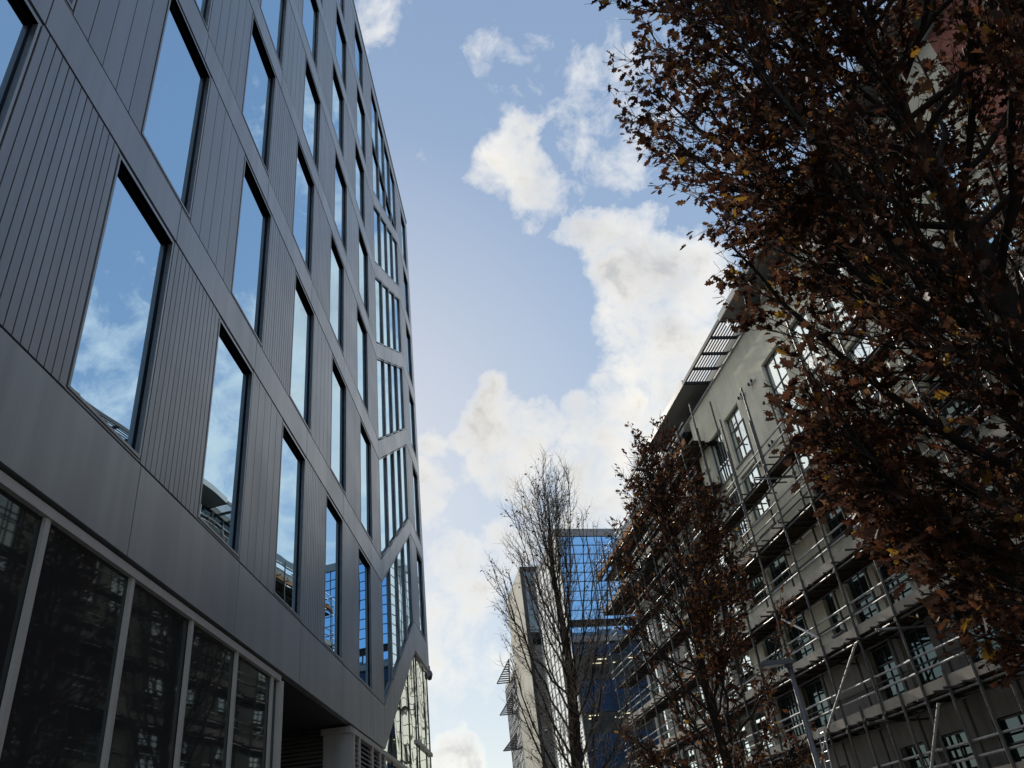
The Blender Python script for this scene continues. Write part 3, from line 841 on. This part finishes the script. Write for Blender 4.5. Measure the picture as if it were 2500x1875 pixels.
# ================================================================== TREES
OAK = np.array([(0,0),(.05,.16),(.20,.24),(.13,.36),(.31,.50),(.17,.60),(.26,.78),(.10,.82),(0,1.0)])
def leaf_cloud(name, pts, dirs, size, rng, parent, weights, flat=.55):
    n = len(pts)
    if n == 0: return
    pts = np.asarray(pts); dirs = np.asarray(dirs)
    half = len(OAK)
    tv = np.zeros((2*half, 3))
    tv[:half, 0] = OAK[:, 0]; tv[:half, 1] = OAK[:, 1]
    tv[half:, 0] = -OAK[:, 0]; tv[half:, 1] = OAK[:, 1]
    sz = size*rng.uniform(.5, 1.5, n)
    d = dirs + rng.normal(0, .55, (n, 3)); d[:, 2] -= .25; d /= np.linalg.norm(d, axis=1, keepdims=True)
    nrm = rng.normal(0, 1, (n, 3)); nrm[:, 2] += flat
    sx = np.cross(d, nrm); sx /= np.linalg.norm(sx, axis=1, keepdims=True)+1e-9
    nn = np.cross(sx, d)
    fold = rng.uniform(.1, .75, n); curl = rng.uniform(-.5, .5, n)
    co = np.zeros((n, 2*half, 3))
    for k in range(2*half):
        x, y = tv[k, 0], tv[k, 1]
        zoff = np.abs(x)*fold + curl*y*y*.5
        co[:, k, :] = pts + (sx*x + d*y + nn*zoff[:, None]) * sz[:, None]
    verts = co.reshape(-1, 3)
    me = bpy.data.meshes.new(name)
    nv = len(verts); nf = 2*n
    me.vertices.add(nv); me.vertices.foreach_set('co', verts.ravel())
    base = (np.arange(n)*2*half)[:, None]
    l1 = base + np.arange(half)[None, :]
    l2 = base + half + np.arange(half)[::-1][None, :]
    loops = np.stack([l1, l2], 1).reshape(-1)
    me.loops.add(len(loops)); me.loops.foreach_set('vertex_index', loops.astype(np.int32))
    me.polygons.add(nf)
    me.polygons.foreach_set('loop_start', (np.arange(nf)*half).astype(np.int32))
    try: me.polygons.foreach_set('loop_total', np.full(nf, half, np.int32))
    except Exception: pass
    for m in LEAVES: me.materials.append(m)
    mi = rng.choice(len(LEAVES), n, p=weights)
    me.polygons.foreach_set('material_index', np.repeat(mi, 2).astype(np.int32))
    me.update(calc_edges=True); me.validate()
    o = bpy.data.objects.new(name, me); COL.objects.link(o); o.parent = parent
    return o

def bez(p0, p1, p2, n):
    return [p0*(1-t)**2 + p1*2*t*(1-t) + p2*t*t for t in [i/n for i in range(n+1)]]
def wob(pts, a, rr):
    return [p if i == 0 else p + Vector((rr.gauss(0,a), rr.gauss(0,a), rr.gauss(0,a*.6))) for i, p in enumerate(pts)]

def interp(tab, z):
    for (a, b), (c, d) in zip(tab[:-1], tab[1:]):
        if z <= c: return b+(d-b)*max(0, (z-a))/(c-a)
    return tab[-1][1]

def tree(name, label, loc, H, prof, r0, nlimb, nsub, ntwig, leafsize, leaf_p, seed, weights, nleaf=(2,5), zlo=1.6, lean=(0,0), twig_r=.004, forks=0, subr=.011, sparse=None, limbspread=1.0, group=None, limbk=1.0, twigmat='twig', rise_=(.22,.42), upb=.25):
    rr = random.Random(seed); rng = np.random.default_rng(seed)
    T = thing(name, label, 'tree', tuple(loc), 0, group)
    tk = MB(); br = MB(); tw = MB()
    zz_ = [H*.93*i/14 for i in range(15)]
    axis = [Vector((lean[0]*z + .06*sin(z*1.3+seed), lean[1]*z + .06*cos(z*1.1+seed), z)) for z in zz_]
    rad = [max(.012, r0*(1-z/(H*.98))**.9) for z in zz_]; rad[0] = r0*1.35; rad[1] = r0*1.02
    tk.tube(axis, rad, 12)
    def ax(z):
        t = min(13.999, z/(H*.93)*14); i = int(t); f = t-i
        return axis[i].lerp(axis[i+1], f)
    tips = []; tdirs = []
    # clump field: soft balls of retained leaves
    clumps = []
    for _ in range(90):
        z = rr.uniform(prof[0][0], H); a = rr.uniform(0, 2*pi); r = interp(prof, z)*rr.uniform(.45, 1.02)
        clumps.append((Vector((r*cos(a), r*sin(a), z)), rr.uniform(.35, .8)))
    def clump(p):
        q = Vector((p.x-ax(p.z).x if p.z < H*.93 else p.x, p.y, p.z))
        v = 0
        for c, s in clumps:
            d2 = (q-c).length_squared
            if d2 < s*s: v = max(v, 1-d2/(s*s))
        return v
    for i in range(nlimb):
        u = (i+.5)/nlimb
        z0 = zlo + (H*.80-zlo)*u**1.15
        az = i*2.39996 + rr.uniform(-.35, .35)
        rise = rr.uniform(*rise_)*H*(1-.45*u)
        if u < .22: rise *= rr.uniform(.25, .8)
        z1 = min(z0+rise, H*rr.uniform(.93, 1.0))
        R = interp(prof, z1)*rr.uniform(.72, 1.0)
        if u > .75: R *= rr.uniform(.3, .9)
        p0 = ax(z0); p2 = ax(min(z1, H*.93)) + Vector((R*cos(az), R*sin(az), z1-min(z1, H*.93)))
        pm = p0.lerp(p2, .42); pm = Vector((pm.x + R*.32*limbspread*cos(az), pm.y + R*.32*limbspread*sin(az), z0+(z1-z0)*.30))
        L = wob(bez(p0, pm, p2, 10), .028, rr)
        rl = limbk*max(.014, min(rad[min(14, int(z0/(H*.93)*14))]*.5, r0*(.33-.2*u)))
        br.tube(L, [rl*(1-k/11)**.75+.004 for k in range(11)], 7, caps=False)
        ns = int(nsub*rr.uniform(.75, 1.25))
        for j in range(ns):
            t = .18 + .82*(j+rr.random()*.8)/ns; t = min(t, .995)
            k = int(t*10); f = t*10-k
            p = L[k].lerp(L[min(10, k+1)], f); tan_ = (L[min(10, k+1)]-L[max(0, k-1)]).normalized()
            out_ = Vector((p.x-ax(min(p.z, H*.92)).x, p.y-ax(min(p.z, H*.92)).y, 0))
            if out_.length > 1e-4: out_.normalize()
            side = Vector((rr.gauss(0,1), rr.gauss(0,1), rr.gauss(0,.6))).normalized()
            d = (tan_*.9 + out_*.55 + side*.62 + Vector((0,0,upb))).normalized()
            ln = rr.uniform(.5, 1.15)*(.35+.65*(1-t*.5))*H/13.0*1.05
            e = p + d*ln
            # stay inside the crown
            rmax = interp(prof, e.z)*1.04
            c = ax(min(e.z, H*.92)); ho = Vector((e.x-c.x, e.y-c.y, 0))
            if ho.length > rmax: e = Vector((c.x, c.y, e.z)) + ho*(rmax/ho.length)
            e.z = min(e.z, H*1.02)
            pmid = p.lerp(e, .5) + side*ln*.12 - Vector((0,0,ln*.06))
            Bq = wob(bez(p, pmid, e, 5), .012, rr)
            rb = min(rl*.45, subr*rr.uniform(.7, 1.3))
            br.tube(Bq, [rb*(1-q/6.2)+.0022 for q in range(6)], 4, caps=False)
            nt_ = int(ntwig*rr.uniform(.6, 1.4))
            for q in range(nt_):
                tt = .2+.8*(q+rr.random())/max(1, nt_); tt = min(tt, .99); kk = int(tt*5); ff = tt*5-kk
                a = Bq[kk].lerp(Bq[min(5, kk+1)], ff)
                dd = (d + Vector((rr.gauss(0,.75), rr.gauss(0,.75), rr.gauss(0,.6)+.18))).normalized()
                l2 = rr.uniform(.14, .42)*H/13.0
                m = a + dd*l2*.5 + Vector((rr.gauss(0,.02), rr.gauss(0,.02), rr.gauss(0,.02)))
                b = a + dd*l2 + Vector((0,0,l2*.12))
                tw.tube([a, m, b], [twig_r*1.4, twig_r, twig_r*.6], 3, caps=False)
                cv = clump(b)
                pr = leaf_p*(.31+1.5*cv)
                if sparse: pr *= sparse(b)
                if rr.random() < pr:
                    for _ in range(rr.randint(*nleaf)):
                        s = rr.uniform(.35, 1.0)
                        tips.append(tuple(a.lerp(b, s) + Vector((rr.gauss(0,.03), rr.gauss(0,.03), rr.gauss(0,.03))))); tdirs.append(tuple(dd))
    t = tk.build('trunk', MT['bark'], T, True)
    br.build('branches', MT['bark'], T, True)
    tw.build('twigs', MT[twigmat], T)
    leaf_cloud('crown', tips, tdirs, leafsize, rng, T, weights)
    return T, len(tips)

PROF1 = [(1.6,.7),(2.5,1.15),(3.2,1.65),(4.2,2.0),(5.2,2.02),(6.5,2.25),(8.2,2.5),(10.,2.7),(12.,3.25),(14.,3.1),(16.2,1.5)]
T1, n1 = tree('oak_tree', 'large upright oak close to the camera, dense with dark brown autumn leaves', azp(37.0, 8.2), 15.8, PROF1, .22, 84, 20, 11, .118, 1.3, 11, [.42,.24,.22,.09,.03], (3,6), zlo=2.0, limbk=.82, twig_r=.0034, subr=.0095)
PROF2 = [(1.6,.7),(3,1.5),(4.5,2.2),(6.5,2.25),(8.5,1.9),(10.5,1.25),(12.2,.35)]
T2, n2 = tree('oak_tree', 'mid sized oak with sparse russet leaves before the far end of the scaffolding', azp(10.4, 20.5), 12.1, PROF2, .15, 44, 13, 10, .125, 1.2, 23, [.38,.30,.18,.10,.04], (2,4), zlo=1.8, twig_r=.0055, subr=.012, limbk=.75, sparse=lambda b: .3 if b.x < -.25 and b.z > 4.5 else 1.15)
PROF3 = [(2.0,.8),(4,1.7),(6,2.0),(8,2.0),(10,1.5),(12.4,.35)]
T3, n3 = tree('bare_tree', 'nearly leafless upright tree with dark twigs, in front of the blue glass tower', azp(1.0, 21.0), 11.9, PROF3, .20, 38, 17, 11, .07, .16, 31, [.3,.2,.45,.04,.01], (1,2), zlo=2.6, twig_r=.003, subr=.0065, lean=(.016,0), limbk=.5, twigmat='paletwig', rise_=(.34,.58), upb=.7, limbspread=.8)

# ================================================================== GROUND
def ground(name, mbv, mat):
    o = mbv.build(name, mat); o['kind'] = 'structure'; return o
ground('ground', MB().quad((-900,-900,-.012),(900,-900,-.012),(900,900,-.012),(-900,900,-.012)), MT['soil'])
g = MB()
def sp(s, off): p = dR*s - nR*off; return (p.x, p.y)
g.plan([sp(-40,-3), sp(-40,15.8), sp(58,15.8), sp(58,3.5), sp(40, 1)][::-1] if False else [(-4.0,-40),(20,-40),(6.5,52),(-3.8,52)], -.008, -.002)
ground('pavement', g, MT['paving'])
g = MB(); g.plan([(-30,112),(40,112),(40,118),(-30,118)], -.008, -.003); ground('road', g, MT['asphalt'])

# ================================================================== SKY + SUN
SUN_AZ, SUN_EL = -15.0, 29.0
world = bpy.data.worlds.new('World'); scene.world = world; world.use_nodes = True
nt = world.node_tree
for n in list(nt.nodes): nt.nodes.remove(n)
out = nt.nodes.new('ShaderNodeOutputWorld')
sky = nt.nodes.new('ShaderNodeTexSky'); sky.sky_type = 'NISHITA'; sky.sun_disc = False
sky.sun_elevation = RAD(SUN_EL); sky.sun_rotation = RAD(SUN_AZ); sky.air_density = 1.0; sky.dust_density = .15; sky.ozone_density = 1.2
bg = nt.nodes.new('ShaderNodeBackground'); bg.inputs[1].default_value = .15
hs = nt.nodes.new('ShaderNodeHueSaturation'); hs.inputs['Saturation'].default_value = 1.42; hs.inputs['Hue'].default_value = .506
# soft shoulder on the sky's brightness, as a phone's exposure gives it: x*k/(x+k)
KS = 5.0
va = nt.nodes.new('ShaderNodeVectorMath'); va.operation = 'ADD'; va.inputs[1].default_value = (KS,KS,KS)
vm = nt.nodes.new('ShaderNodeVectorMath'); vm.operation = 'SCALE'; vm.inputs['Scale'].default_value = KS
vd = nt.nodes.new('ShaderNodeVectorMath'); vd.operation = 'DIVIDE'
nt.links.new(sky.outputs[0], va.inputs[0]); nt.links.new(sky.outputs[0], vm.inputs[0])
nt.links.new(vm.outputs[0], vd.inputs[0]); nt.links.new(va.outputs[0], vd.inputs[1])
nt.links.new(vd.outputs[0], hs.inputs['Color']); nt.links.new(hs.outputs[0], bg.inputs[0])
tc = nt.nodes.new('ShaderNodeTexCoord')
def node(t, **kw):
    n = nt.nodes.new(t)
    for k, v in kw.items(): setattr(n, k, v)
    return n
def math_(op, a, b=None, clamp=False):
    n = node('ShaderNodeMath', operation=op); n.use_clamp = clamp
    for i, v in enumerate((a, b)):
        if v is None: continue
        if isinstance(v, (int, float)): n.inputs[i].default_value = v
        else: nt.links.new(v, n.inputs[i])
    return n.outputs[0]
vdir = tc.outputs['Generated']
# gentle warp so that the cloud outlines billow
nw = node('ShaderNodeTexNoise'); nw.inputs['Scale'].default_value = 9; nw.inputs['Detail'].default_value = 5; nw.inputs['Roughness'].default_value = .6
nt.links.new(vdir, nw.inputs['Vector'])
ws = node('ShaderNodeVectorMath', operation='SUBTRACT'); nt.links.new(nw.outputs['Color'], ws.inputs[0]); ws.inputs[1].default_value = (.5,.5,.5)
wm = node('ShaderNodeVectorMath', operation='SCALE'); nt.links.new(ws.outputs[0], wm.inputs[0]); wm.inputs['Scale'].default_value = .12
wa = node('ShaderNodeVectorMath', operation='ADD'); nt.links.new(vdir, wa.inputs[0]); nt.links.new(wm.outputs[0], wa.inputs[1])
wn = node('ShaderNodeVectorMath', operation='NORMALIZE'); nt.links.new(wa.outputs[0], wn.inputs[0]); wd = wn.outputs[0]
BLOBS = [(3.3,48.3,2.6,1),(0.7,47.6,2.2,.7),(4.7,46.2,2.4,.75),(3.1,51.4,2.5,.40),(3.2,53.7,2.2,.35),(7.0,55.3,3,.28),(8.8,50.0,3.5,.34),(11.9,46.6,3,.44),(14.8,50.1,4,.40),(18.5,49.6,4,.36),(-11.2,57.9,2.5,.6),
 (8.8,42.5,1.6,.95),(10.3,41.7,1.8,.9),(12.2,40.7,2.2,.9),(14.5,41.2,1.6,.7),(11.1,38.6,2.2,1),(13.2,37.2,3,1),(16,35.8,3.5,1),(12,34.7,2.8,1),(9.2,34.8,1.3,.7),(14,32.2,4,1),(10.9,30.9,3,1),(7.8,29.4,2.6,1),(4.7,29.3,1.8,.8),(4.6,26.9,2.6,.95),(8,26.7,4,1),(11.3,28.1,4,1),(5.5,23.8,3.2,.95),(7.8,22.8,3,.9),
 (-1.5,30.5,2.2,1),(-3,29.2,1.8,.9),(-.4,28.2,2.6,1),(1.3,29.4,2,.85),(-2.6,26.1,2.2,.95),(-.8,25.3,2.2,.85),(-1.7,24.1,1.4,.6),
 (-7,28.8,1.7,.8),(-7.6,25.6,1.8,.8),(-7.4,22.9,1.6,.7),(-6.8,19.1,2.8,.75),(-7.7,16,2.5,.7),(-4.5,18.5,2.6,.75),(-2.1,20.9,2,.7),(-5.9,13.7,3.5,.62),(-6,8,1.6,.9),(-7.6,7.6,2,.7),(-.4,23.3,2,.6),
 (-30,18,13,1),(-42,32,15,1),(-48,22,11,.9),(8,12,9,.8),(22,24,7,.8),(20,33,5,.7),(31,27,12,.5),(46,22,9,.5),(60,34,9,.5),(-75,30,14,.6),(-105,60,24,1),(-160,72,20,.9),(60,80,12,.6)]  # overhead clouds out of view are added to brighten the right wall
fld = None
for az, el, r, w in BLOBS:
    d = Vector((sin(RAD(az))*cos(RAD(el)), cos(RAD(az))*cos(RAD(el)), sin(RAD(el))))
    dp = node('ShaderNodeVectorMath', operation='DOT_PRODUCT'); nt.links.new(wd, dp.inputs[0]); dp.inputs[1].default_value = d
    mr = node('ShaderNodeMapRange', interpolation_type='SMOOTHSTEP')
    mr.inputs[1].default_value = cos(RAD(r*1.5)); mr.inputs[2].default_value = cos(RAD(r*.1)); mr.inputs[3].default_value = 0; mr.inputs[4].default_value = w
    nt.links.new(dp.outputs['Value'], mr.inputs[0])
    fld = mr.outputs[0] if fld is None else math_('MAXIMUM', fld, mr.outputs[0])
nz = node('ShaderNodeTexNoise'); nz.inputs['Scale'].default_value = 20; nz.inputs['Detail'].default_value = 10; nz.inputs['Roughness'].default_value = .62; nz.inputs['Distortion'].default_value = .3
nt.links.new(vdir, nz.inputs['Vector'])
den = math_('ADD', fld, math_('MULTIPLY', math_('SUBTRACT', nz.outputs[0], .5), 1.9))
dm = node('ShaderNodeMapRange'); nt.links.new(den, dm.inputs[0])
dm.inputs[1].default_value = .22; dm.inputs[2].default_value = 1.15; dm.inputs[3].default_value = 0; dm.inputs[4].default_value = 1
# thin veil toward the horizon and the sun
sep = node('ShaderNodeSeparateXYZ'); nt.links.new(vdir, sep.inputs[0])
hz = node('ShaderNodeMapRange', interpolation_type='SMOOTHSTEP'); nt.links.new(sep.outputs['Z'], hz.inputs[0])
hz.inputs[1].default_value = .30; hz.inputs[2].default_value = .02; hz.inputs[3].default_value = 0; hz.inputs[4].default_value = .14
sd = Vector((sin(RAD(SUN_AZ))*cos(RAD(SUN_EL)), cos(RAD(SUN_AZ))*cos(RAD(SUN_EL)), sin(RAD(SUN_EL))))
dps = node('ShaderNodeVectorMath', operation='DOT_PRODUCT'); nt.links.new(vdir, dps.inputs[0]); dps.inputs[1].default_value = sd
gs = node('ShaderNodeMapRange', interpolation_type='SMOOTHSTEP'); nt.links.new(dps.outputs['Value'], gs.inputs[0])
gs.inputs[1].default_value = cos(RAD(34)); gs.inputs[2].default_value = 1; gs.inputs[3].default_value = 0; gs.inputs[4].default_value = .2
veil = math_('MAXIMUM', math_('MULTIPLY', hz.outputs[0], math_('ADD', math_('MULTIPLY', dps.outputs['Value'], .35), .55)), gs.outputs[0])
fac = math_('MAXIMUM', dm.outputs[0], math_('MAXIMUM', veil, .12), True)
# cloud brightness: bright rims, softer grey in the thick parts
n3_ = node('ShaderNodeTexNoise'); n3_.inputs['Scale'].default_value = 11; n3_.inputs['Detail'].default_value = 6; nt.links.new(wd, n3_.inputs['Vector'])
th = node('ShaderNodeMapRange', interpolation_type='SMOOTHSTEP'); nt.links.new(math_('ADD', den, math_('MULTIPLY', math_('SUBTRACT', n3_.outputs[0], .5), 1.1)), th.inputs[0])
th.inputs[1].default_value = .62; th.inputs[2].default_value = 1.55; th.inputs[3].default_value = 0; th.inputs[4].default_value = 1
cm = node('ShaderNodeMix', data_type='RGBA')
nt.links.new(th.outputs[0], cm.inputs['Factor']); cm.inputs['A'].default_value = (1.0,.955,.865,1); cm.inputs['B'].default_value = (.50,.51,.53,1)
cb = node('ShaderNodeBackground'); nt.links.new(cm.outputs['Result'], cb.inputs[0]); 
cstr = node('ShaderNodeMapRange'); nt.links.new(dps.outputs['Value'], cstr.inputs[0])
cstr.inputs[1].default_value = .2; cstr.inputs[2].default_value = 1; cstr.inputs[3].default_value = 1.4; cstr.inputs[4].default_value = .55  # clouds away from the sun boosted to throw more light on the right wall
nt.links.new(cstr.outputs[0], cb.inputs[1])
ms_ = node('ShaderNodeMixShader'); nt.links.new(fac, ms_.inputs[0]); nt.links.new(bg.outputs[0], ms_.inputs[1]); nt.links.new(cb.outputs[0], ms_.inputs[2])
nt.links.new(ms_.outputs[0], out.inputs[0])
world.cycles.sampling_method = 'MANUAL'; world.cycles.sample_map_resolution = 1024

sun_d = bpy.data.lights.new('sun', 'SUN'); sun_d.energy = 2.0; sun_d.angle = RAD(.6); sun_d.color = (1,.93,.82)
sun = bpy.data.objects.new('sun', sun_d); COL.objects.link(sun); sun.location = (0,0,60)
sun.rotation_euler = (-sd).to_track_quat('-Z', 'Y').to_euler()

# ------------------------------------------------------------------ render settings
scene.view_settings.view_transform = 'Standard'
scene.view_settings.look = 'None'
scene.view_settings.exposure = 0.80
scene.view_settings.gamma = 1.0
scene.cycles.max_bounces = 8
scene.cycles.diffuse_bounces = 3
scene.cycles.glossy_bounces = 4
scene.cycles.transparent_max_bounces = 8
scene.cycles.sample_clamp_indirect = 6
